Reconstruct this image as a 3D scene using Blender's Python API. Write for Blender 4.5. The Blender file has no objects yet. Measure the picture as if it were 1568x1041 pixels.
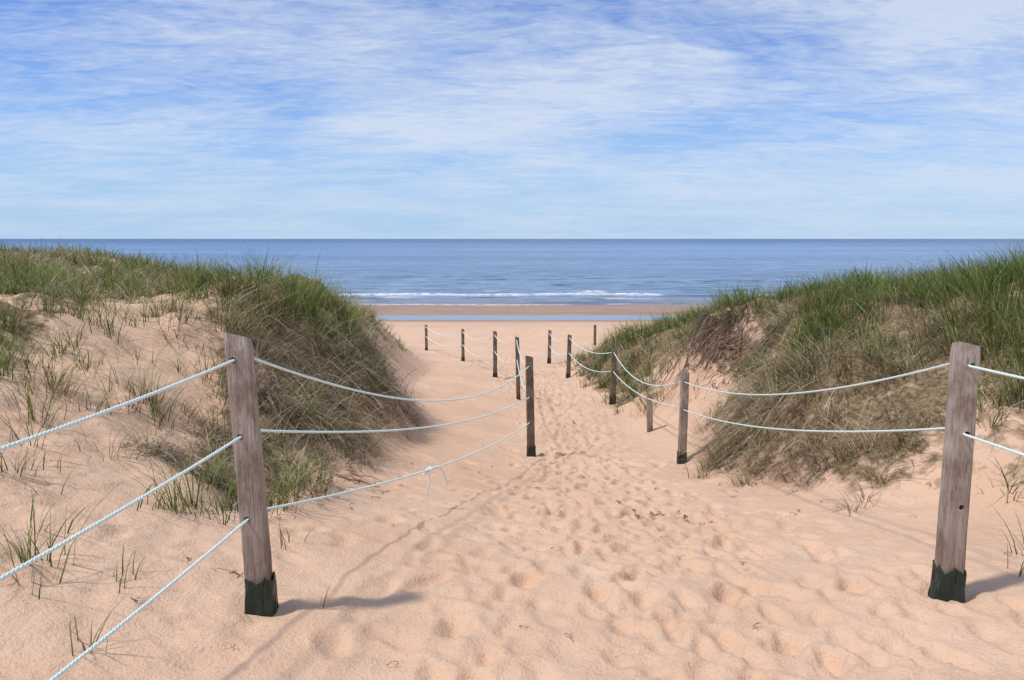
import bpy, math, numpy as np
from mathutils import Vector
rng=np.random.default_rng(7)
scene=bpy.context.scene
CAMZ=1.65
# ------------------------------------------------------------------ noise
def _h(ix,iy,seed):
    n=(ix.astype(np.int64)*374761393+iy.astype(np.int64)*668265263+seed*1274126177)&0xffffffff
    n=((n^(n>>13))*1274126177)&0xffffffff
    return ((n^(n>>16))&0xffff)/65535.0
def vnoise(x,y,seed=0):
    x=np.asarray(x,float);y=np.asarray(y,float)
    ix=np.floor(x);iy=np.floor(y);fx=x-ix;fy=y-iy
    fx=fx*fx*(3-2*fx);fy=fy*fy*(3-2*fy)
    ix=ix.astype(np.int64);iy=iy.astype(np.int64)
    a=_h(ix,iy,seed);b=_h(ix+1,iy,seed);c=_h(ix,iy+1,seed);d=_h(ix+1,iy+1,seed)
    return (a*(1-fx)+b*fx)*(1-fy)+(c*(1-fx)+d*fx)*fy
def fbm(x,y,o=4,seed=0):
    s=0;a=.5;t=0
    for i in range(o):
        s=s+a*vnoise(x,y,seed+i*17);t+=a;a*=.5;x=x*2.03+11.3;y=y*2.01+5.7
    return s/t-.5
# ------------------------------------------------------------------ terrain tables
SEC={
-9:[(-70,1.5),(-12,1.3),(-6,1.1),(-3.5,.8),(-2,.5),(-1.2,.3),(0,.2),(2,.2),(3,.3),(4.5,.55),(7,1.0),(14,1.2),(70,1.4)],
0:[(-70,1.5),(-12,1.3),(-6,1.0),(-3.5,.7),(-2,.32),(-1.2,.1),(0,0),(2,0),(3,.08),(4.5,.35),(7,.8),(14,1.1),(70,1.3)],
2.5:[(-70,1.5),(-12,1.2),(-6,1.0),(-3.5,.7),(-2,.22),(-1.2,.04),(0,0),(2,-.02),(3,.02),(4.5,.2),(7,.7),(14,1.1),(70,1.3)],
4:[(-70,1.4),(-12,1.2),(-6,1.0),(-4,.8),(-3,.5),(-2,.15),(-1.3,-.03),(0,-.12),(2.2,-.14),(3.5,-.1),(5,.15),(7,.6),(14,1),(70,1.2)],
5.5:[(-70,1.4),(-12,1.2),(-6,1.05),(-4.5,.95),(-3.5,.65),(-2.5,.2),(-1.8,-.1),(-1,-.32),(0,-.4),(2,-.4),(3.4,-.38),(4.1,-.15),(5.0,.4),(7,.85),(14,1),(70,1.2)],
7:[(-70,1.3),(-12,1.1),(-6,1.1),(-4.5,.97),(-3.5,.72),(-2.8,.4),(-2,-.2),(-1.2,-.6),(0,-.68),(2.3,-.68),(2.8,-.62),(3.4,-.3),(4.1,.3),(5.1,.8),(7,1.0),(14,1.1),(70,1.2)],
8.5:[(-70,1.3),(-16,1.1),(-6,1.05),(-5,.98),(-4,.9),(-3.3,.75),(-2.6,.35),(-2,-.3),(-1.5,-.75),(0,-.95),(2.1,-1),(2.45,-.8),(2.9,-.15),(3.4,.25),(4.1,.62),(5.2,.98),(6,1.1),(9,1.1),(70,1.2)],
10:[(-70,1.2),(-16,1.1),(-8,.9),(-6,.85),(-4.6,.85),(-3.7,1.05),(-3.1,.98),(-2.5,.55),(-1.9,-.2),(-1.3,-.98),(0,-1.15),(2,-1.15),(2.6,-1.0),(3.1,-.45),(3.7,.08),(4.6,.6),(5.5,.85),(7,.95),(14,1),(70,1.2)],
11:[(-70,1.2),(-16,1.1),(-8,.9),(-6,.82),(-4.6,.85),(-3.75,1.05),(-3.1,.97),(-2.5,.5),(-1.9,-.35),(-1.35,-1.1),(0,-1.28),(2,-1.28),(2.65,-1.08),(3.15,-.6),(3.7,-.15),(4.1,.3),(4.6,.58),(5.5,.75),(7,.85),(14,1),(70,1.2)],
12.3:[(-70,1.2),(-16,1.1),(-8,.9),(-6,.8),(-4.6,.85),(-3.8,1.05),(-3.1,.9),(-2.5,.3),(-1.9,-.6),(-1.4,-1.25),(0,-1.42),(2,-1.42),(2.7,-1.2),(3.1,-.75),(3.5,-.4),(3.8,-.1),(3.95,.4),(4.4,.55),(5.5,.62),(7,.75),(14,1),(70,1.2)],
14:[(-70,1.2),(-16,1.1),(-8,.85),(-6,.75),(-4.6,.75),(-3.8,.7),(-3.2,.3),(-2.6,-.5),(-2,-1.3),(0,-1.6),(2,-1.62),(2.6,-1.3),(3.0,-.7),(3.25,-.25),(3.4,.36),(4.4,.58),(6,.62),(14,.9),(70,1.2)],
15.2:[(-70,1.2),(-16,1.15),(-8,.8),(-6,.65),(-4.5,.5),(-3.6,.2),(-3,-.3),(-2.5,-1.0),(-1.8,-1.5),(0,-1.7),(2,-1.74),(2.6,-1.45),(3,-1.1),(3.4,-.7),(4.0,-.1),(5,.3),(7,.6),(14,.9),(70,1.1)],
17:[(-70,1.2),(-16,1.2),(-9,.8),(-6,.5),(-4.5,.15),(-3.6,-.4),(-3,-1.0),(-2.3,-1.6),(-1,-1.8),(2,-1.88),(2.6,-1.6),(3,-1.15),(3.6,-.7),(4.5,-.3),(5.5,.05),(7,.4),(14,.8),(70,1)],
20:[(-70,1.2),(-16,1.15),(-12,1.0),(-9,.65),(-6,.3),(-4.3,-.1),(-3.6,-.5),(-3,-1.2),(-2.3,-1.9),(0,-2.1),(1.6,-2.12),(2.2,-1.7),(3,-1.0),(4,-.6),(5.5,-.3),(8,.2),(14,.6),(70,1)],
24:[(-70,1.2),(-16,1.15),(-13,1.1),(-11,.5),(-8,.1),(-5,-.4),(-4,-1.1),(-3.2,-1.9),(-2.5,-2.3),(0,-2.42),(1.5,-2.45),(2.3,-2.0),(3.2,-1.5),(4.5,-1.1),(7,-.6),(14,0),(70,.6)],
29:[(-70,1),(-20,.9),(-15,.8),(-11,.1),(-8,-.5),(-6,-1.3),(-4.5,-2.3),(-3.5,-2.9),(0,-3),(2,-3),(3,-2.8),(4.5,-2.2),(7,-1.6),(14,-.8),(70,0)],
36:[(-70,0),(-20,-.4),(-12,-1.6),(-8,-2.7),(-6,-3.3),(-4,-3.6),(5,-3.65),(8,-3.3),(14,-2.6),(70,-1.8)],
45:[(-70,-3.4),(-14,-4.0),(14,-4.05),(70,-3.6)],
57.5:[(-70,-4.4),(70,-4.4)],
60.5:[(-70,-4.55),(70,-4.55)],
64:[(-70,-4.43),(70,-4.43)],
67:[(-70,-4.38),(70,-4.38)],
73.5:[(-70,-4.6),(70,-4.6)],
90:[(-70,-6.2),(70,-6.2)],
}
DEN={
-9:[(-70,.6),(-6,.5),(-3,.12),(-2,0),(3.5,0),(5,.2),(8,.6),(70,.6)],
3:[(-70,.6),(-6,.5),(-2.6,.16),(-2.2,.08),(-1.6,0),(3.5,0),(5,.2),(8,.6),(70,.6)],
4:[(-70,.7),(-6,.6),(-3.0,.35),(-2.6,.2),(-2.0,.12),(-1.5,.03),(-1.2,0),(3.6,0),(4.4,.2),(5.5,.8),(70,.7)],
5.3:[(-70,.9),(-6,.8),(-3.6,.6),(-3.1,.32),(-2.6,.25),(-2.15,.75),(-1.6,.6),(-1.3,0),(3.7,0),(4.0,.7),(4.5,1),(70,.9)],
7:[(-70,1),(-6,.95),(-4.2,.85),(-3.8,.32),(-3.0,.28),(-2.65,.95),(-2,.85),(-1.55,.2),(-1.4,0),(2.6,0),(2.9,.95),(3.4,1),(70,.98)],
8.5:[(-70,1),(-6,1),(-4.6,.9),(-4.3,.3),(-3.8,.25),(-3.3,.9),(-2,1),(-1.6,.5),(-1.4,0),(2.05,0),(2.35,.95),(3,1),(70,1)],
10:[(-70,1),(-6,1),(-5.0,.8),(-4.6,.35),(-4.2,.8),(-3,1),(-1.6,1),(-1.35,0),(2.4,0),(2.7,.9),(3.2,1),(70,1)],
11.2:[(-70,1),(-8,.9),(-4.6,.8),(-3.5,1),(-1.7,1),(-1.45,0),(2.4,0),(2.8,.6),(3.1,.5),(3.7,.6),(4.0,1),(70,1)],
12.2:[(-70,1),(-8,.9),(-4.5,.8),(-3.5,1),(-1.8,.9),(-1.55,0),(2.4,0),(2.7,.45),(3.0,.15),(3.8,.18),(4.05,1),(70,1)],
14:[(-70,1),(-8,.9),(-4,1),(-3,.9),(-2.3,.3),(-2,0),(2.2,0),(2.6,.7),(2.9,.3),(3.1,.1),(3.3,.3),(3.45,1),(70,1)],
17:[(-70,1),(-4,.8),(-3.4,.15),(-3,0),(1.9,0),(2.2,1),(4,1),(70,1)],
20:[(-70,1),(-4,1),(-3.2,.7),(-2.8,0),(1.7,0),(2.0,1),(4,1),(70,1)],
24:[(-70,1),(-4,.7),(-3.3,0),(1.7,0),(2.1,1),(4,1),(70,1)],
29:[(-70,1),(-8,.9),(-5,.6),(-4.2,0),(2.7,0),(3.3,.6),(7,.9),(70,1)],
34:[(-70,1),(-9,.7),(-6.5,0),(6,0),(9,.6),(70,1)],
40:[(-70,0),(70,0)],90:[(-70,0),(70,0)]}
GX=np.arange(-70,70.01,.1);GY=np.arange(-9,90.01,.1)
def build(tab):
    ks=sorted(tab);rows=np.array([np.interp(GX,[p[0] for p in tab[k]],[p[1] for p in tab[k]]) for k in ks])
    j=np.clip(np.searchsorted(ks,GY,side='right')-1,0,len(ks)-2)
    ks=np.array(ks,float);t=((GY-ks[j])/(ks[j+1]-ks[j]))[:,None];t=np.clip(t,0,1)
    return rows[j]*(1-t)+rows[j+1]*t
def blur(a,s,ax):
    r=int(s*3)+1;k=np.exp(-.5*(np.arange(-r,r+1)/s)**2);k/=k.sum()
    pad=[(0,0),(0,0)];pad[ax]=(r,r);b=np.pad(a,pad,mode='edge');out=np.zeros_like(a)
    n=a.shape[ax]
    for i,w in enumerate(k):
        out+=w*(b[i:i+n] if ax==0 else b[:,i:i+n])
    return out
HG=blur(blur(build(SEC),1.1,1),2.8,0)
DG=blur(build(DEN),1.0,1)
XX,YY=np.meshgrid(GX,GY)
DG=np.clip(DG*(1+1.1*fbm(XX*1.7,YY*1.7,3,61)*(DG<.94)),0,1)
SG=np.exp(-((XX-np.interp(YY,[11,12.3,14],[3.75,3.55,3.2]))/.48)**4-((YY-12.9)/1.45)**4)
dm=np.clip(DG*1.3,0,1)*(YY>4.5)
HG=HG+dm*(fbm(XX*.9,YY*.9,3,5)*.5+fbm(XX*2.4,YY*2.4,2,6)*.3+fbm(XX*.25,YY*.25,2,9)*.5*np.clip((np.abs(XX)-5)/4,0,1))
HG=HG+SG*(fbm(XX*2.2,YY*2.2,3,19)*.6)
def samp(G,x,y):
    x=np.asarray(x,float);y=np.asarray(y,float)
    u=np.clip((x-GX[0])/.1,0,len(GX)-1.001);v=np.clip((y-GY[0])/.1,0,len(GY)-1.001)
    i=u.astype(int);j=v.astype(int);fu=u-i;fv=v-j
    return (G[j,i]*(1-fu)+G[j,i+1]*fu)*(1-fv)+(G[j+1,i]*(1-fu)+G[j+1,i+1]*fu)*fv
def H(x,y): 
    x=np.asarray(x,float);y=np.asarray(y,float)
    z=samp(HG,x,y)
    left=np.clip((-x-1.0)/1.2,0,1)*np.clip((9-y)/2,0,1)
    n=fbm(x*1.6,y*1.6,4,31)*.10+fbm(x*5,y*5,3,77)*(.035+.07*left)
    amp=np.where(y>50,np.clip((57-y)/7,.08,1),1)
    return z+n*amp*.8
def D(x,y): return samp(DG,x,y)
# ------------------------------------------------------------------ helpers
def newmesh(name,verts,loops,lstart,ltot,mats,smooth=True,cols=None,matidx=None):
    me=bpy.data.meshes.new(name)
    me.vertices.add(len(verts));me.vertices.foreach_set('co',np.ascontiguousarray(verts,dtype=np.float32).ravel())
    me.loops.add(len(loops));me.loops.foreach_set('vertex_index',np.ascontiguousarray(loops,dtype=np.int32))
    me.polygons.add(len(lstart));me.polygons.foreach_set('loop_start',np.ascontiguousarray(lstart,dtype=np.int32))
    me.polygons.foreach_set('loop_total',np.ascontiguousarray(ltot,dtype=np.int32))
    if matidx is not None: me.polygons.foreach_set('material_index',np.ascontiguousarray(matidx,dtype=np.int32))
    me.polygons.foreach_set('use_smooth',np.full(len(lstart),smooth))
    me.update(calc_edges=True)
    if cols is not None:
        for k,c in cols.items():
            a=me.color_attributes.new(k,'FLOAT_COLOR','POINT')
            c4=np.ones((len(verts),4),np.float32);c4[:,:3]=c
            a.data.foreach_set('color',c4.ravel())
    for m in mats: me.materials.append(m)
    o=bpy.data.objects.new(name,me);scene.collection.objects.link(o);return o
def gridmesh(name,xs,ys,Z,mats,cols=None):
    X,Y=np.meshgrid(xs,ys);nx,ny=len(xs),len(ys)
    v=np.stack([X.ravel(),Y.ravel(),Z.ravel()],1)
    i=np.arange(nx-1)[None,:]+np.arange(ny-1)[:,None]*nx
    q=np.stack([i,i+1,i+1+nx,i+nx],-1).reshape(-1,4)
    n=len(q);return newmesh(name,v,q.ravel(),np.arange(n)*4,np.full(n,4),mats,True,cols)
class NT:
    def __init__(s,name,world=False):
        if world: s.m=bpy.data.worlds.new(name)
        else: s.m=bpy.data.materials.new(name)
        s.m.use_nodes=True;s.t=s.m.node_tree;s.t.nodes.clear()
    def n(s,typ,ins=None,**kw):
        nd=s.t.nodes.new(typ)
        for k,v in kw.items(): setattr(nd,k,v)
        if ins:
            for k,v in ins.items():
                sk=nd.inputs[k]
                if isinstance(v,bpy.types.NodeSocket): s.t.links.new(v,sk)
                else: sk.default_value=v
        return nd
    def math(s,op,a,b=0.0,c=None,clamp=False):
        d={0:a,1:b}
        if c is not None:d[2]=c
        return s.n('ShaderNodeMath',d,operation=op,use_clamp=clamp).outputs[0]
    def mix(s,f,a,b,bt='MIX'):
        nd=s.t.nodes.new('ShaderNodeMix');nd.data_type='RGBA';nd.blend_type=bt
        for sk,v in ((nd.inputs[0],f),(nd.inputs[6],a),(nd.inputs[7],b)):
            if isinstance(v,bpy.types.NodeSocket): s.t.links.new(v,sk)
            else: sk.default_value=v if not isinstance(v,tuple) or len(v)==4 else (*v,1)
        return nd.outputs[2]
    def noise(s,vec,scale,detail=4,rough=.5,dist=0.0,out='Fac'):
        return s.n('ShaderNodeTexNoise',{'Vector':vec,'Scale':scale,'Detail':detail,'Roughness':rough,'Distortion':dist}).outputs[out]
    def mr(s,v,a,b,c=0.,d=1.):
        return s.n('ShaderNodeMapRange',{0:v,1:a,2:b,3:c,4:d}).outputs[0]
    def mapping(s,vec,scale=(1,1,1),rot=(0,0,0),loc=(0,0,0)):
        return s.n('ShaderNodeMapping',{'Vector':vec,'Scale':scale,'Rotation':rot,'Location':loc}).outputs[0]
    def out(s,sh,w=False):
        o=s.n('ShaderNodeOutputWorld' if w else 'ShaderNodeOutputMaterial');s.t.links.new(sh,o.inputs[0])
# ------------------------------------------------------------------ materials
def mat_sand():
    m=NT('sand_and_soil');P=m.n('ShaderNodeNewGeometry').outputs['Position']
    att=m.n('ShaderNodeVertexColor',layer_name='mask').outputs[0]
    sep=m.n('ShaderNodeSeparateColor',{0:att})
    g,sc,wet=sep.outputs[0],sep.outputs[1],sep.outputs[2]
    big=m.noise(P,.7,2,.55);med=m.noise(P,6,3,.6);fine=m.noise(P,230,1,.7);gr=m.noise(P,55,2,.7)
    col=m.mix(m.mr(big,.3,.7),(.67,.435,.285),(.76,.525,.365))
    col=m.mix(m.mr(med,.35,.75,0,.4),col,(.61,.38,.245))
    col=m.mix(m.mr(fine,.3,.75,0,.4),col,(.55,.36,.235))
    col=m.mix(m.mr(gr,.60,.72,0,.4),col,(.38,.235,.15))
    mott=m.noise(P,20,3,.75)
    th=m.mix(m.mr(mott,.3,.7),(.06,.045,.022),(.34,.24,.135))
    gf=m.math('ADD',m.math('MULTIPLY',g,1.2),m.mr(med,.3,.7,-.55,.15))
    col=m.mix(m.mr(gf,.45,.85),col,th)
    so=m.mix(m.mr(mott,.38,.62),(.05,.028,.02),(.27,.16,.11))
    sf=m.math('ADD',sc,m.mr(med,.3,.7,-.35,.35))
    col=m.mix(m.mr(sf,.35,.75),col,so)
    wn=m.noise(m.mapping(P,(.25,1.2,1)),1,3,.6)
    wc=m.mix(m.mr(wn,.35,.65),(.32,.195,.13),(.41,.265,.18))
    col=m.mix(wet,col,wc)
    hgt=m.math('ADD',m.math('MULTIPLY',fine,.25),m.math('MULTIPLY',gr,.6))
    hgt=m.math('ADD',hgt,m.math('MULTIPLY',m.noise(P,16,3,.65),1.0))
    b=m.n('ShaderNodeBump',{'Strength':.75,'Distance':.02,'Height':hgt}).outputs[0]
    p=m.n('ShaderNodeBsdfPrincipled',{'Base Color':col,'Roughness':m.mr(wet,0,1,.95,.55),'Normal':b,'Specular IOR Level':.15})
    m.out(p.outputs[0]);return m.m
def mat_grass(name,tr=.30):
    m=NT(name);c=m.n('ShaderNodeVertexColor',layer_name='col').outputs[0]
    d=m.n('ShaderNodeBsdfPrincipled',{'Base Color':c,'Roughness':.5,'Specular IOR Level':.35})
    t=m.n('ShaderNodeBsdfTranslucent',{'Color':c})
    m.out(m.n('ShaderNodeMixShader',{0:tr,1:d.outputs[0],2:t.outputs[0]}).outputs[0]);return m.m
def mat_wood(name,a,b,dark):
    m=NT(name);P=m.n('ShaderNodeTexCoord').outputs['Object']
    g=m.noise(m.mapping(P,(22,22,1.1)),3,6,.7,.6)
    g2=m.noise(m.mapping(P,(60,60,2)),4,3,.6)
    bl=m.noise(m.mapping(P,(3,3,1.6)),2.2,5,.65)
    col=m.mix(m.mr(g,.3,.7),b,a)
    col=m.mix(m.mr(bl,.45,.62,0,.7),col,dark)
    col=m.mix(m.mr(g2,.52,.72,0,.8),col,(dark[0]*.4,dark[1]*.4,dark[2]*.4))
    z=m.n('ShaderNodeSeparateXYZ',{0:P}).outputs[2]
    col=m.mix(m.math('MULTIPLY',m.mr(z,.75,.1),m.mr(bl,.3,.6,.25,.95)),col,dark)
    bmp=m.n('ShaderNodeBump',{'Strength':.8,'Distance':.006,'Height':m.math('ADD',g,g2)}).outputs[0]
    m.out(m.n('ShaderNodeBsdfPrincipled',{'Base Color':col,'Roughness':.85,'Normal':bmp,'Specular IOR Level':.2}).outputs[0]);return m.m
def mat_simple(name,c1,c2,scale,rough=.7,bump=.3):
    m=NT(name);P=m.n('ShaderNodeTexCoord').outputs['Object'];n=m.noise(P,scale,4,.6)
    b=m.n('ShaderNodeBump',{'Strength':bump,'Distance':.005,'Height':n}).outputs[0]
    m.out(m.n('ShaderNodeBsdfPrincipled',{'Base Color':m.mix(m.mr(n,.3,.7),c1,c2),'Roughness':rough,'Normal':b}).outputs[0]);return m.m
def mat_sea():
    m=NT('sea_water');P=m.n('ShaderNodeNewGeometry').outputs['Position']
    y=m.n('ShaderNodeSeparateXYZ',{0:P}).outputs[1]
    foam=m.n('ShaderNodeSeparateColor',{0:m.n('ShaderNodeVertexColor',layer_name='mask').outputs[0]}).outputs[0]
    ly=m.math('LOGARITHM',m.math('MAXIMUM',y,1.0),10.0)
    band=m.noise(m.mapping(P,(.0012,.006,1)),3,5,.6,.3)
    band2=m.noise(m.mapping(P,(.03,.11,1)),2.2,5,.65,.3)
    band3=m.noise(m.mapping(P,(.16,.7,1)),1.6,4,.6,.4)
    near=m.mix(m.mr(ly,1.86,1.96),(.26,.19,.15),(.17,.26,.37))
    col=m.mix(m.mr(ly,2.0,2.6),near,(.11,.23,.42))
    col=m.mix(m.mr(ly,2.6,3.2),col,(.015,.06,.17))
    bb=m.math('MULTIPLY',m.mr(band,.40,.60),m.mr(ly,3.5,2.6,0,1))
    col=m.mix(m.math('MULTIPLY',bb,.5),col,(.27,.42,.60))
    dk=m.math('MULTIPLY',m.mr(band2,.50,.64,0,.6),m.mr(ly,3.2,2.5,.1,1))
    col=m.mix(dk,col,(.05,.10,.20))
    dk3=m.math('MULTIPLY',m.mr(band3,.48,.60,0,.8),m.mr(ly,2.85,2.35,0,1))
    col=m.mix(dk3,col,(.05,.08,.14))
    fn=m.mr(m.noise(m.mapping(P,(.6,2.2,1)),2,5,.7),.40,.52)
    ff=m.math('MULTIPLY',foam,fn,clamp=True)
    col=m.mix(ff,col,(.86,.86,.86))
    w1=m.noise(m.mapping(P,(.35,1.3,1)),1,4,.65);w2=m.noise(m.mapping(P,(.05,.35,1)),1,3,.6)
    h=m.math('ADD',m.math('MULTIPLY',w1,.8),m.math('MULTIPLY',w2,2.8))
    b=m.n('ShaderNodeBump',{'Strength':.9,'Distance':.7,'Height':h}).outputs[0]
    p=m.n('ShaderNodeBsdfPrincipled',{'Base Color':col,'Roughness':m.math('ADD',.25,m.math('MULTIPLY',ff,.6)),'Normal':b,'IOR':1.33,'Specular IOR Level':.42})
    m.out(p.outputs[0]);return m.m
def mat_pool():
    m=NT('pool_water');P=m.n('ShaderNodeNewGeometry').outputs['Position']
    w=m.noise(m.mapping(P,(.8,3,1)),1,4,.6)
    b=m.n('ShaderNodeBump',{'Strength':.15,'Distance':.08,'Height':w}).outputs[0]
    m.out(m.n('ShaderNodeBsdfPrincipled',{'Base Color':(.16,.2,.25,1),'Roughness':.12,'Normal':b,'IOR':1.33}).outputs[0]);return m.m
M_SAND=mat_sand();M_SEA=mat_sea();M_POOL=mat_pool();M_GR=mat_grass('grass_blades')
M_W1=mat_wood('weathered_wood',(.56,.48,.41),(.35,.28,.23),(.17,.11,.075))
M_W2=mat_wood('dark_wood',(.30,.23,.17),(.17,.12,.085),(.06,.04,.03))
M_SLV=mat_simple('green_black_sleeve',(.003,.010,.008),(.010,.035,.026),14,.4,.8)
M_ROPE=mat_simple('rope_fibre',(.55,.72,.68),(.76,.85,.81),120,.7,.5)
M_TWIG=mat_simple('twig_bark',(.12,.06,.04),(.32,.21,.14),30,.9,.6)
# ------------------------------------------------------------------ ground sheet
def grow(start,end,s0,r):
    out=[start];s=s0
    while out[-1]<end: out.append(out[-1]+s);s*=r
    return out
xs=np.arange(-3.4,4.4,.022)
xr=np.array(grow(xs[-1],9000,.025,1.045)[1:]);xl=-np.array(grow(-xs[0],9000,.025,1.045)[1:])[::-1]
xs=np.concatenate([xl,xs,xr])
ya=np.arange(2.2,8,.021);yb=np.array(grow(ya[-1],92,.022,1.0085)[1:]);yc=np.array(grow(yb[-1],12000,2,1.25)[1:])
yd=-np.array(grow(-2.2,9000,.05,1.12)[1:])[::-1]
ys=np.concatenate([yd,ya,yb,yc])
X,Y=np.meshgrid(xs,ys);Z=H(X,Y)
den=D(X,Y)
op=np.clip(1-den*4,0,1)*(Y<45)
Z+=op*.004*np.sin(55*(X*.35+Y*.94)+6*fbm(X*1.3,Y*1.3,2,3)*6)*np.clip(.5+2*fbm(X*.8,Y*.8,2,4),0,1)*np.clip((-X)/1.0+.2,0,1)
def stamp(px,py,a,dep,L,W,rim=.3):
    R=max(L,W)*2.2
    i0,i1=np.searchsorted(xs,[px-R,px+R]);j0,j1=np.searchsorted(ys,[py-R,py+R])
    if i1-i0<2 or j1-j0<2:return
    dx=X[j0:j1,i0:i1]-px;dy=Y[j0:j1,i0:i1]-py
    u=dx*math.cos(a)+dy*math.sin(a);v=-dx*math.sin(a)+dy*math.cos(a)
    r=np.sqrt((u/L)**2+(v/W)**2)
    Z[j0:j1,i0:i1]+=-dep*np.exp(-r**4)*(1+.35*u/L)+rim*dep*np.exp(-((r-1.4)/.28)**2)
cy=[0,2.5,4,6,9,13,17,22,30,40];cx=[.9,.9,.8,.75,.85,1.0,.9,.5,-.2,-.6];cw=[1.6,1.5,1.2,.85,.6,.55,.65,.8,1.6,3.5]
pth=np.exp(-((X-np.interp(Y,cy,cx))/(np.interp(Y,cy,cw)*1.1))**2)*(Y<45)*(Y>0)
Z+=op*pth*(fbm(X*7,Y*7,3,44)*.032)*np.clip(.6+2.2*fbm(X*1.5,Y*1.5,2,48),0,1.5)
# walked trails: strides of alternating left and right prints, wandering down the path
for tr in range(46):
    off=rng.normal()*.55;py=rng.uniform(1.4,2.2);side=rng.choice([-1,1]);wob=rng.uniform(0,6.28);dep0=rng.uniform(.013,.034)
    Ls=rng.uniform(.095,.14);st=rng.uniform(.52,.78);f=rng.uniform(.25,.6)
    end=rng.uniform(8,40)
    while py<end:
        cxx=np.interp(py,cy,cx)+np.interp(py,cy,cw)*(off+.3*math.sin(py*f+wob))
        px=cxx+side*rng.uniform(.06,.12)
        if D(px,py)<.05:
            sc=1+max(0,py-9)*.02
            stamp(px,py,math.pi/2+rng.normal()*.22-side*.15,dep0*rng.uniform(.6,1.25),Ls*sc*rng.uniform(.85,1.15),Ls*.46*sc,rng.uniform(.15,.5))
        side=-side;py+=st*rng.uniform(.85,1.15)
for k in range(700):
    py=2.0+30*rng.random()**1.5
    px=np.interp(py,cy,cx)+rng.normal()*np.interp(py,cy,cw)*.75
    if D(px,py)>.05: continue
    stamp(px,py,rng.uniform(0,3.14),rng.uniform(.008,.03),rng.uniform(.06,.14),rng.uniform(.04,.07))
for k in range(260):
    py=2.2+6*rng.random();px=rng.uniform(-3,3.8)
    if D(px,py)>.2: continue
    stamp(px,py,rng.uniform(0,3.14),rng.uniform(.006,.018),rng.uniform(.06,.13),rng.uniform(.04,.08))
for bx,by in [(-1.13,3.34),(2.2,3.75),(2.08,9.3),(.25,9.9)]:
    stamp(bx,by,0,.02,.13,.12)
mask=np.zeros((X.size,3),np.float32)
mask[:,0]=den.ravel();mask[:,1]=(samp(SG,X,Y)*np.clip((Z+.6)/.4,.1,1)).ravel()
wet=np.clip((Y-55.5)/2.5,0,1)+.25*np.clip((Y-48)/6,0,1)*(fbm(X*.1,Y*.5,3,8)+.5)
mask[:,2]=np.clip(wet,0,1).ravel()
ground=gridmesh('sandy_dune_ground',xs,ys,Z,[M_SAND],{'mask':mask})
# ------------------------------------------------------------------ sea and pool
sx=np.concatenate([-np.array(grow(90,16000,1.5,1.3)[1:])[::-1],np.arange(-90,90.1,.5),np.array(grow(90,16000,1.5,1.3)[1:])])
sy=np.concatenate([np.arange(69,130,.2),np.array(grow(130,20000,.4,1.035))])
SX,SY=np.meshgrid(sx,sy);SZ=np.full(SX.shape,-4.6);F=np.zeros(SX.shape)
for (y0,amp,wd,sd,fo,th) in [(75.0,.05,.5,1,.8,.2),(78.0,.16,.6,2,1.0,0),(81.5,.22,.8,3,1.0,.05),(86,.24,1.0,14,1,-.1),(91,.24,1.1,5,.9,-.35),(97,.24,1.4,6,.5,-.6),(104,.24,1.6,7,0,0),(112,.24,1.8,8,0,0),(120,.22,2,11,0,0),(128,.18,2.2,9,0,0)]:
    c=y0+fbm(SX*.03,SX*0+sd,3,sd)*6
    a=np.clip(fbm(SX*.09,SX*0+sd*3.1,3,sd+40)*7+th,0,1);a2=.4+.6*a
    d=(SY-c)/wd
    pr=np.where(d<0,np.exp(-(d*1.7)**2),np.exp(-(d*.8)**2))
    SZ+=amp*a2*pr
    F=np.maximum(F,fo*np.clip(a*2-.3,0,1)*np.where(d<0,np.exp(-(d*1.2)**2),np.exp(-(d*2.0)**2)))
sm=np.zeros((SX.size,3),np.float32);sm[:,0]=F.ravel()
gridmesh('sea',sx,sy,SZ,[M_SEA],{'mask':sm})
px_=np.linspace(-75,75,20);py_=np.linspace(56.5,66,6)
gridmesh('tidal_pool_water',px_,py_,np.full((6,20),-4.475),[M_POOL])
# ------------------------------------------------------------------ grass
def blades(name,P,dirx,diry,L,a,b,cv,c,w,col,mat=M_GR):
    N=len(L);S=np.array([0,.3,.62,.85]);K=len(S)
    wa=rng.uniform(-.9,.9,N)
    ang=np.arctan2(diry,dirx)+math.pi/2+wa
    wx,wy=np.cos(ang),np.sin(ang)
    V=np.empty((N,2*K+1,3),np.float32)
    for k,s in enumerate(list(S)+[1.0]):
        lat=L*(a*s+b*s*s);ver=L*(cv*s-c*s*s)
        cx_=P[:,0]+dirx*lat;cy_=P[:,1]+diry*lat;cz_=P[:,2]+ver
        if k<K:
            hw=w*.5*(1-.7*s)
            V[:,2*k,0]=cx_-wx*hw;V[:,2*k,1]=cy_-wy*hw;V[:,2*k,2]=cz_
            V[:,2*k+1,0]=cx_+wx*hw;V[:,2*k+1,1]=cy_+wy*hw;V[:,2*k+1,2]=cz_
        else: V[:,2*K,0]=cx_;V[:,2*K,1]=cy_;V[:,2*K,2]=cz_
    nv=2*K+1;loc=[]
    for k in range(K-1): loc+=[2*k,2*k+1,2*k+3,2*k+2]
    loc+=[2*K-2,2*K-1,2*K];loc=np.array(loc);nl=len(loc)
    loops=(np.arange(N)[:,None]*nv+loc[None,:]).ravel()
    ls=(np.arange(N)[:,None]*nl+np.array([4*k for k in range(K)])[None,:]).ravel()
    lt=np.tile([4]*(K-1)+[3],N)
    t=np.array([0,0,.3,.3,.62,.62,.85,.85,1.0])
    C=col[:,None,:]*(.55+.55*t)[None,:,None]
    return newmesh(name,V.reshape(-1,3),loops,ls,lt,[mat],False,{'col':C.reshape(-1,3)})
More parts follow.
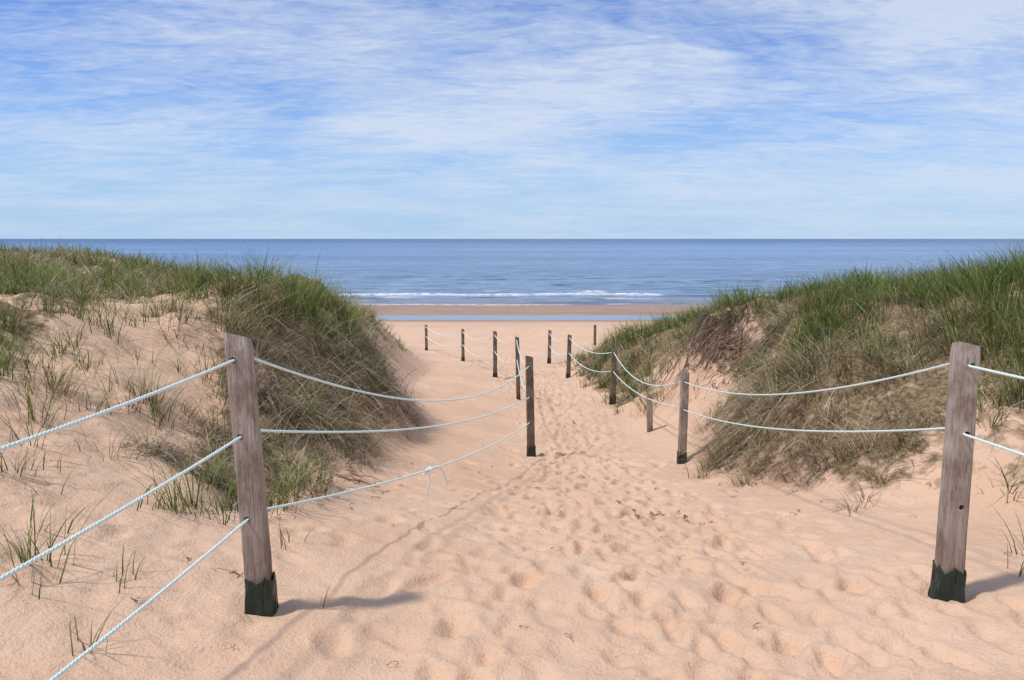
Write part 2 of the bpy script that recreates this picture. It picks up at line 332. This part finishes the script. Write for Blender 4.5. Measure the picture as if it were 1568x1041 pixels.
def grad(x,y):
    e=.15;return (samp(HG,x+e,y)-samp(HG,x-e,y))/(2*e),(samp(HG,x,y+e)-samp(HG,x,y-e))/(2*e)
def scatter(y0,y1,per,cnt,wmul):
    xm=.80*y1+2.0
    n=int(per*(y1-y0)*2*xm)
    x=rng.uniform(-xm,xm,n);y=rng.uniform(y0,y1,n)
    d=D(x,y);cl=fbm(x*1.5,y*1.5,3,55)+.5
    lo=np.where((x>2)&(y<10),.45,.22)
    pr=np.where(d>.6,d*np.clip((cl-.28)*4.5,lo,1),d*np.clip((cl-.3)*3.2,0.05,1.6))
    keep=(rng.random(n)<pr)
    return x[keep],y[keep],d[keep],cnt,wmul
greens=np.array([[.16,.22,.035],[.22,.275,.05],[.09,.15,.03],[.31,.34,.08],[.18,.23,.075]])
drys=np.array([[.66,.52,.31],[.50,.37,.21],[.36,.23,.13],[.76,.64,.45],[.24,.145,.085]])
def make_grass(name,batches):
    PX=[]
    for (x,y,d,cnt,wm,hs,dryadd) in batches:
        n=len(x)
        if n==0: continue
        c=np.maximum(3,(cnt*rng.uniform(.4,1.6,n))).astype(int)
        idx=np.repeat(np.arange(n),c);m=len(idx)
        tr=(.05+.05*rng.random(n))*(1+.045*y)
        r=np.abs(rng.normal(size=m))*tr[idx];th=rng.uniform(0,2*math.pi,m)
        bx=x[idx]+r*np.cos(th);by=y[idx]+r*np.sin(th)
        gx,gy=grad(bx,by);sl=np.hypot(gx,gy)
        pn=fbm(x*.7,y*.7,3,91)
        dp=.22+np.clip((sl-.8)*.5,0,.35)+np.clip(pn*2.6,-.2,.55)[idx]+dryadd+(rng.random(n)<.15)[idx]*.5
        dp+=np.where((bx<-4)&(by>7),.18,0)
        hz=H(bx,by)
        dp+=np.where((bx>2)&(by<9.5)&(hz<-.15),.25,0)
        dp+=np.where((bx<-1)&(bx>-3.2)&(by>6.5)&(by<13)&(hz<.3),.28,0)
        dp-=np.where((bx>1.6)&(by>15),.18,0)
        dry=rng.random(m)<dp
        th2=th+rng.normal(size=m)*.6
        hang=dry&(sl>.8)&(rng.random(m)<.45)
        dl=np.where(hang,1.0,.22)
        wx_=np.where(bx>0,-.2,.1)
        ta=rng.uniform(0,2*math.pi,n);tm=rng.uniform(0,.55,n)
        vx=np.cos(th2)*.5-gx*dl+wx_+(np.cos(ta)*tm)[idx];vy=np.sin(th2)*.5-gy*dl-.05+(np.sin(ta)*tm)[idx]
        ln=np.hypot(vx,vy)+1e-6;vx/=ln;vy/=ln
        hmap=(.5+1.0*(fbm(x*1.3,y*1.3,2,13)+.5))[idx]*(.75+.5*rng.random(n))[idx]
        L=rng.uniform(.26,.56,m)*hmap*hs*np.clip(.5+d[idx]*.58,.5,1.1)
        L=np.where((bx>4.2)&(by<11)&(by>5),L*1.15,L)
        L=np.where(rng.random(m)<.05,L*1.3,L)
        L=np.minimum(L,.72)
        a=rng.uniform(.0,.4,m);b=rng.uniform(.05,.6,m)
        cv=rng.uniform(.9,1.0,m);cc=rng.uniform(.05,.4,m)
        a=np.where(dry,a+.2,a);b=np.where(dry,b+.2,b);cc=np.where(dry,cc+.25,cc)
        a=np.where(hang,.6,a);cv=np.where(hang,rng.uniform(.1,.7,m),cv);cc=np.where(hang,rng.uniform(.6,1.3,m),cc)
        w=rng.uniform(.0045,.0085,m)*wm
        gi=rng.integers(0,5,m);di=rng.integers(0,5,m)
        tv=(.6+.7*rng.random(n))[idx][:,None]
        col=np.where(dry[:,None],drys[di]*(tv*.5+.5),greens[gi]*tv)*rng.uniform(.75,1.25,m)[:,None]
        P=np.stack([bx,by,hz-.015],1)
        PX.append((P,vx,vy,L,a,b,cv,cc,w,col))
    A=[np.concatenate([p[i] for p in PX]) for i in range(10)]
    A[9]=np.minimum(A[9],.8)
    return blades(name,*A)
B=[]
def add(y0,y1,per,cnt,wm,hs=1.,dry=0.):
    x,y,d,c,w=scatter(y0,y1,per,cnt,wm);B.append((x,y,d,c,w,hs,dry))
add(-3,3,2,14,1.0,.9);add(3,5.5,10,24,1.0);add(5.5,8.5,28,26,1.1);add(8.5,12,24,26,1.3)
add(12,16,16,19,1.8);add(16,22,11,16,2.4);add(22,30,6,13,3.4);add(30,40,3,10,4.4)
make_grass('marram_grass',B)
tp=[(-2.15,3.3,34,1.),(-2.05,3.15,16,.8),(-1.9,4.5,30,1.0),(-1.8,4.8,26,1.),(-2.78,6,34,1.),(-2.9,6.2,20,1),(-3.1,5,34,1.),(-3.25,5.2,22,1.),(-4.2,6.5,34,1.1),(-4.0,6.2,30,1.),(-1.6,2.78,9,.45),(-1.75,3.3,7,.5),
(-2.56,5.3,18,.9),(-1.7,5.6,34,1.),(-1.55,5.9,24,.9),(2.72,4.0,8,.7),(3.05,4.4,9,.7),(-1.27,4.2,7,.5),(3.3,6.3,6,.5),(-2.5,4.1,6,.6),(-1.95,5.2,34,1.05),(-2.1,5.5,34,1.1),(-2.45,7.1,36,1.1),(-1.2,3.5,7,.35),(-1.0,3.38,5,.3),(-2.3,3.6,10,.8),(-3.6,7.5,16,.8),(-3.3,6.8,14,.8),(-4.4,7.6,26,1),(-3.9,8.6,16,.8),(-1.75,4.55,26,.8),(-1.65,4.75,22,.8),(-2.0,5.0,30,1.),(-1.55,5.3,26,.8),(2.9,3.8,7,.5),(-3.3,5.6,30,1),(-3.5,5.9,30,1),(-2.9,4.6,24,.9),(-3.0,5.5,16,.8),(-1.5,5.0,26,.8),(-1.45,5.5,26,.8),(-1.6,5.15,24,.9)]
x=np.array([t[0] for t in tp]);y=np.array([t[1] for t in tp])
BB=[(x[i:i+1],y[i:i+1],np.array([.9]),tp[i][2]*1.2,1.,tp[i][3]*.85,.02) for i in range(len(tp))]
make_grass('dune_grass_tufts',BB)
def thatch(n,x0,x1,y0,y1,smin,lmin=.15,lmax=.42,wm=1.5,zmax=9,zmin=-9,br=1.0,chaos=.9,cmin=0.,cvlo=.2):
    x=rng.uniform(x0,x1,n);y=rng.uniform(y0,y1,n);gx,gy=grad(x,y);sl=np.hypot(gx,gy)+1e-6
    cl=fbm(x*2.6,y*2.6,3,66);h=H(x,y)
    k=(sl>smin)&(D(x,y)>.06)&(cl>cmin)&(h<zmax)&(h>zmin)
    x,y,gx,gy,sl,h=x[k],y[k],gx[k],gy[k],sl[k],h[k];m=len(x)
    vx=-gx/sl+rng.normal(size=m)*chaos;vy=-gy/sl+rng.normal(size=m)*chaos;ln=np.hypot(vx,vy);vx/=ln;vy/=ln
    L=rng.uniform(lmin,lmax,m);col=np.minimum(drys[rng.integers(0,5,m)]*rng.uniform(.35,1.1,m)[:,None]*br,.8)
    return (np.stack([x,y,h+.01],1),vx,vy,L,rng.uniform(.3,.8,m),rng.uniform(0,.3,m),rng.uniform(cvlo,.9,m),rng.uniform(.5,1.3,m),rng.uniform(.004,.007,m)*wm,col)
parts=[thatch(12000,-3.0,-1.2,6.5,12,.8,zmax=.4),thatch(4000,-2.6,-1.4,5,7.5,.4),thatch(8000,2.2,4.8,6.0,9.5,.5,zmax=-.1),
 thatch(7000,3.2,4.3,11.3,14.5,.9,lmin=.15,lmax=.5,wm=2.0,br=.6,chaos=.9,zmin=.05,cmin=-.1,cvlo=0.),
 thatch(2500,2.9,4.0,11.3,14.5,.5,lmin=.1,lmax=.3,wm=2,br=.6,chaos=1.8,zmax=.1,zmin=-.5,cmin=.0)]
A=[np.concatenate([p[i] for p in parts]) for i in range(10)]
blades('hanging_dead_grass',*A)
# ------------------------------------------------------------------ tubes
def tube(path,rad,sides=6):
    path=np.asarray(path,float);n=len(path)
    t=np.gradient(path,axis=0);t/=np.linalg.norm(t,axis=1)[:,None]+1e-9
    up=np.tile([0.,0,1],(n,1));up[np.abs(t[:,2])>.95]=[1,0,0]
    s=np.cross(t,up);s/=np.linalg.norm(s,axis=1)[:,None];u=np.cross(s,t)
    rad=np.broadcast_to(rad,(n,))
    an=np.arange(sides)*2*math.pi/sides
    V=path[:,None,:]+rad[:,None,None]*(s[:,None,:]*np.cos(an)[None,:,None]+u[:,None,:]*np.sin(an)[None,:,None])
    i=np.arange(n-1)[:,None]*sides;j=np.arange(sides)[None,:];j2=(j+1)%sides
    q=np.stack([i+j,i+j2,i+sides+j2,i+sides+j],-1).reshape(-1,4)
    return V.reshape(-1,3),q
def joinq(name,parts,mats,smooth=True):
    V=[];Q=[];o=0
    for v,q in parts: V.append(v);Q.append(q+o);o+=len(v)
    V=np.concatenate(V);Q=np.concatenate(Q);n=len(Q)
    return newmesh(name,V,Q.ravel(),np.arange(n)*4,np.full(n,4),mats,smooth)
def resample(p,step):
    p=np.asarray(p,float);d=np.concatenate([[0],np.cumsum(np.linalg.norm(np.diff(p,axis=0),axis=1))])
    n=max(2,int(d[-1]/step));s=np.linspace(0,d[-1],n)
    return np.stack([np.interp(s,d,p[:,k]) for k in range(3)],1),s
def strands(path,r=.0062,pitch=.05):
    p,s=resample(path,.0075)
    t=np.gradient(p,axis=0);t/=np.linalg.norm(t,axis=1)[:,None]+1e-9
    up=np.array([0,0,1.]);sd=np.cross(t,up);sd/=np.linalg.norm(sd,axis=1)[:,None]+1e-9;u=np.cross(sd,t)
    out=[]
    for k in range(3):
        a=s/pitch*2*math.pi+k*2*math.pi/3
        out.append(tube(p+r*.48*(sd*np.cos(a)[:,None]+u*np.sin(a)[:,None]),r*.64,6))
    return out
def hang(a,b,sag,n=40):
    a=np.array(a);b=np.array(b);t=np.linspace(0,1,n)[:,None];p=a*(1-t)+b*t;p[:,2]-=(4*t*(1-t))[:,0]*sag;return p
# ------------------------------------------------------------------ posts
def make_post(x,y,h,w,mat,holes,sleeve,lean=(0,0),rot=0.0,name='wooden_post'):
    z0=float(H(x,y));seed=int(abs(x*131+y*17))+1;r=np.random.default_rng(seed)
    b=w*.09;hw=w/2
    sec=np.array([(-hw+b,-hw),(hw-b,-hw),(hw,-hw+b),(hw,hw-b),(hw-b,hw),(-hw+b,hw),(-hw,hw-b),(-hw,-hw+b)])
    lv=np.concatenate([[-.35],np.linspace(0,h,22)])
    V=[]
    c,s=math.cos(rot),math.sin(rot)
    for k,zz in enumerate(lv):
        f=1-.03*max(zz,0)/h
        if k==len(lv)-1:f*=.93
        for (px,py) in sec:
            jx,jy=r.normal(size=2)*w*.008
            qx,qy=(px*f+jx),(py*f+jy)
            wz=zz
            if k==len(lv)-1: wz=zz-.012*(px/hw)-.01*(py/hw)
            V.append((qx*c-qy*s+lean[0]*zz/h,qx*s+qy*c+lean[1]*zz/h,wz))
    n=len(sec);F=[]
    for k in range(len(lv)-1):
        for j in range(n): F.append((k*n+j,k*n+(j+1)%n,(k+1)*n+(j+1)%n,(k+1)*n+j))
    F.append(tuple(reversed(range(n))));F.append(tuple(range((len(lv)-1)*n,len(lv)*n)))
    me=bpy.data.meshes.new(name);me.from_pydata(V,[],F);me.materials.append(mat)
    o=bpy.data.objects.new(name,me);o.location=(x,y,z0);scene.collection.objects.link(o)
    if holes:
        import bmesh
        from mathutils import Matrix
        bm=bmesh.new()
        for (hx,hz) in holes:
            M=Matrix.Translation((hx+lean[0]*hz/h,0,hz))@Matrix.Rotation(math.pi/2,4,'X')
            bmesh.ops.create_cone(bm,cap_ends=True,segments=16,radius1=.0135,radius2=.0135,depth=.4,matrix=M)
        cm=bpy.data.meshes.new('cut');bm.to_mesh(cm);bm.free();co=bpy.data.objects.new('cut',cm);co.location=o.location
        scene.collection.objects.link(co)
        md=o.modifiers.new('b','BOOLEAN');md.object=co;md.operation='DIFFERENCE';md.solver='EXACT'
        bpy.context.view_layer.update();dg=bpy.context.evaluated_depsgraph_get()
        nm=bpy.data.meshes.new_from_object(o.evaluated_get(dg));o.modifiers.clear();o.data=nm
        bpy.data.objects.remove(co)
    m=40
    def ringpt(t,rad,z):
        a=t*2*math.pi+math.pi/4;cx_=math.cos(a);sy_=math.sin(a);k=1/max(abs(cx_),abs(sy_));k=k*.8+.2*1.15
        X0,Y0=cx_*rad*k,sy_*rad*k
        return (X0*c-Y0*s,X0*s+Y0*c,z)
    SV=[];SF=[]
    if sleeve>0:
        nr=7
        for k in range(nr):
            f=k/(nr-1)
            for j in range(m):
                t=j/m
                rr=hw*(1.12+.14*(1-f)+.05*math.sin(j*1.9+k)+r.normal()*.025)
                top=sleeve*(1+.10*math.sin(j*.8+seed)+.06*math.sin(j*2.3))
                z=-.12+(top+.12)*f
                SV.append(ringpt(t,rr,z))
        for j in range(m):
            q=SV[(nr-1)*m+j];SV.append((q[0]*.9,q[1]*.9,q[2]-.006))
        for k in range(nr):
            for j in range(m): SF.append((k*m+j,k*m+(j+1)%m,(k+1)*m+(j+1)%m,(k+1)*m+j))
        sm=bpy.data.meshes.new('sleeve');sm.from_pydata(SV,[],SF);sm.materials.append(M_SLV)
        so=bpy.data.objects.new('ground_sleeve',sm);scene.collection.objects.link(so);so.parent=o
    return o,z0
posts={}
def P(key,x,y,top,w,mat,sleeve,hz=(),lean=(0,0),rot=0,hx=0):
    z0=float(H(x,y));h=top-z0
    make_post(x,y,h,w,mat,[(hx,z-z0) for z in hz],sleeve,lean,rot)
    posts[key]=(x,y,z0,h,lean)
P('L0',-1.6,.2,1.30,.105,M_W1,.14,(1.16,.79,.42))
P('L1',-1.13,3.34,1.235,.104,M_W1,.14,(1.135,.80,.43),(-.05,0),.12,-.012)
P('L2',.25,9.9,.15,.095,M_W2,.12,(.03,-.37,-.70),(-.03,0),.1)
P('L3',.14,16.7,-.46,.09,M_W2,0,(),(-.03,.02))
P('L4',-.47,21.5,-.90,.11,M_W2,.12,(),(0,0))
P('L5',-1.87,29.5,-1.76,.11,M_W2,.15)
P('L6',-4.07,36.8,-2.41,.12,M_W2,.1)
P('R0',2.9,.3,1.22,.105,M_W1,.14,(1.06,.71))
P('R1',2.2,3.75,1.14,.106,M_W1,.14,(1.045,.71,.34),(.0,0),-.1,.008)
P('R2',2.08,9.3,.06,.092,M_W1,.12,(-.06,-.40),(.01,0))
P('RS',2.15,11.9,-.745,.085,M_W1,0,(),(-.02,0))
P('R3',2.11,16.1,-.62,.11,M_W2,.18,(),(.02,0))
P('R4',1.57,21.5,-1.0,.11,M_W2,.12,(),(.03,0))
P('R5',1.39,28.9,-1.74,.12,M_W2,.2,(),(.02,0))
P('R6',4.28,40,-2.76,.13,M_W2,0)
# ------------------------------------------------------------------ ropes
def at(k,z,side,dx=.0):
    x,y,z0,h,ln=posts[k];return (x+ln[0]*(z-z0)/h+dx,y+side*.07,z)
def rope(name,chain,extra=None):
    pts=[]
    for i in range(len(chain)-1):
        (ka,za,_),(kb,zb,sag)=chain[i],chain[i+1]
        a=at(ka,za,1,.008);b=at(kb,zb,-1,-.012)
        pts.append(hang(a,b,sag))
    path=np.concatenate(pts)
    nearm=path[:,1]<10.0
    parts=strands(path[nearm]) if nearm.sum()>2 else []
    far=path[path[:,1]>=9.8]
    if len(far)>2: parts.append(tube(resample(far,.15)[0],.0075+.0003*np.clip(resample(far,.15)[0][:,1]-10,0,40),6))
    if extra: parts+=extra
    return joinq(name,parts,[M_ROPE])
rope('rope',[('L0',1.16,0),('L1',1.135,.05),('L2',.03,.31),('L3',-.52,.16),('L4',-1.0,.15),('L5',-1.85,.25),('L6',-2.5,.25)])
rope('rope',[('L0',.79,0),('L1',.80,.04),('L2',-.37,.145),('L3',-.95,.16),('L4',-1.45,.18),('L5',-2.35,.3),('L6',-2.95,.25)])
def knot(c):
    c=np.array(c);out=[]
    a=np.linspace(0,4*math.pi,60);out+=strands(np.stack([c[0]+.016*np.cos(a),c[1]+.02*np.sin(a)+np.linspace(-.01,.01,60),c[2]+.016*np.sin(a*1.0+.6)],1),.006)
    t=np.linspace(0,1,30)
    out+=strands(np.stack([c[0]-.005+.012*np.sin(t*5),c[1]-.02-0*t,c[2]-.21*t],1))
    out+=strands(np.stack([c[0]+.14*t**.8,c[1]-.02+.03*t,c[2]+.04*np.sin(t*3.0)-.14*t**3],1))
    out+=strands(np.stack([c[0]-.05*t,c[1]-.02-.01*t,c[2]-.03*t*t+.01*np.sin(t*6)],1))
    return out
t=.371;k3=(-1.14+1.36*t,3.41+6.42*t,.43-1.13*t-4*t*(1-t)*.12)
rope('rope',[('L0',.42,0),('L1',.43,.04),('L2',-.70,.12)],extra=knot(k3))
rope('rope',[('R0',1.06,0),('R1',1.045,.02),('R2',-.06,.16),('R3',-.70,.30),('R4',-1.08,.18),('R5',-1.85,.22)])
rope('rope',[('R0',.71,0),('R1',.71,.02),('R2',-.40,.107),('R3',-1.1,.15),('R4',-1.5,.2),('R5',-2.3,.2)])
# ------------------------------------------------------------------ twigs
def twigs(name,specs,lift=.02):
    parts=[]
    for (x,y,a,L,r) in specs:
        n=12;t=np.linspace(0,1,n);w=np.cumsum(rng.normal(size=n))*.012
        px=x+math.cos(a)*L*t-math.sin(a)*w;py=y+math.sin(a)*L*t+math.cos(a)*w
        pz=H(px,py)+r+np.abs(np.sin(t*5+x))*lift
        parts.append(tube(np.stack([px,py,pz],1),r*(1-.7*t),5))
    return joinq(name,parts,[M_TWIG])
sp=[(-1.45,6.3,.5,.35,.010),(-1.6,6.5,2.6,.3,.008),(-1.3,6.4,1.3,.2,.007),(-1.7,6.6,.2,.5,.006),(-1.5,6.9,-.4,.4,.007),(-1.35,3.6,.3,.1,.004),(-1.3,3.65,1.3,.08,.004)]
for k in range(26): sp.append((rng.uniform(-2.2,-1.0),rng.uniform(5.2,8),rng.uniform(0,6.28),rng.uniform(.06,.3),rng.uniform(.002,.005)))
for k in range(14): sp.append((rng.uniform(2.4,4),rng.uniform(5.8,8),rng.uniform(0,6.28),rng.uniform(.05,.2),rng.uniform(.002,.004)))
for k in range(14): sp.append((rng.normal()*.15+1.05,rng.normal()*.10+5.75,rng.uniform(0,6.28),rng.uniform(.02,.06),rng.uniform(.002,.005)))
for k in range(60): sp.append((rng.uniform(-2,3.4),rng.uniform(2.6,9),rng.uniform(0,6.28),rng.uniform(.02,.07),rng.uniform(.0015,.003)))
twigs('driftwood_twigs',sp)
rs=[]
for k in range(110):
    ry=rng.uniform(11.5,14.3);rs.append((np.interp(ry,[11,12.3,14],[3.75,3.6,3.2])+rng.normal()*.22,ry,rng.uniform(0,6.28),rng.uniform(.2,.6),rng.uniform(.004,.012)))
twigs('exposed_roots',rs,.10)
# ------------------------------------------------------------------ world
w=NT('World',True);scene.world=w.m
el=math.radians(60)
sky=w.n('ShaderNodeTexSky',sky_type='NISHITA',sun_disc=False,sun_elevation=el,sun_rotation=math.atan2(-.93,-.37)%(2*math.pi),air_density=1.0,dust_density=.6,ozone_density=2.0,altitude=10)
tc=w.n('ShaderNodeTexCoord').outputs['Generated'];sp_=w.n('ShaderNodeSeparateXYZ',{0:tc})
up=sp_.outputs[2]
zz=w.math('ADD',w.math('MAXIMUM',up,0.0),.12)
uv=w.n('ShaderNodeCombineXYZ',{0:w.math('DIVIDE',sp_.outputs[0],zz),1:w.math('DIVIDE',sp_.outputs[1],zz),2:0.0}).outputs[0]
c1=w.noise(w.mapping(uv,(.7,.8,1),(0,0,.35),(2.6,.4,0)),1.0,3,.5,.7)
c2=w.noise(w.mapping(uv,(1.5,3.4,1),(0,0,-.5),(1,4,0)),1.6,6,.6,1.2)
c3=w.noise(w.mapping(uv,(5,10,1),(0,0,-.7)),2.4,4,.6,.8)
cs=w.math('ADD',w.math('MULTIPLY',c1,.52),w.math('ADD',w.math('MULTIPLY',c2,.34),w.math('MULTIPLY',c3,.18)))
right=w.mr(sp_.outputs[0],-.5,.45,-.02,.06)
cf=w.mr(w.math('ADD',cs,right),.42,.64,.05,.78)
cf=w.math('MULTIPLY',cf,w.mr(up,0,.12,.5,1))
skc=w.mix(1.0,sky.outputs[0],(.58,.82,1.28,1),'MULTIPLY')
skc=w.mix(w.mr(up,.20,.0,0,.85),skc,(3.8,5.5,7.8,1))
skc=w.mix(cf,skc,(6.1,6.7,7.7,1))
bg=w.n('ShaderNodeBackground',{0:skc,1:.118});w.out(bg.outputs[0],True)
# ------------------------------------------------------------------ sun, camera
sl=bpy.data.lights.new('sun','SUN');sl.energy=3.2;sl.angle=math.radians(4);sl.color=(1,.96,.90)
so=bpy.data.objects.new('sun',sl);scene.collection.objects.link(so)
dv=Vector((math.cos(el)*.93,math.cos(el)*.37,-math.sin(el)));so.rotation_euler=dv.to_track_quat('-Z','Y').to_euler();so.location=(-10,-5,15)
cam=bpy.data.cameras.new('camera');cam.sensor_width=36;cam.lens=27.46;cam.clip_end=60000;cam.clip_start=.05
co=bpy.data.objects.new('camera',cam);scene.collection.objects.link(co);co.location=(0,0,CAMZ);co.rotation_euler=(math.radians(90-7.4),0,0)
scene.camera=co
scene.view_settings.view_transform='Standard';scene.view_settings.look='None';scene.view_settings.exposure=0
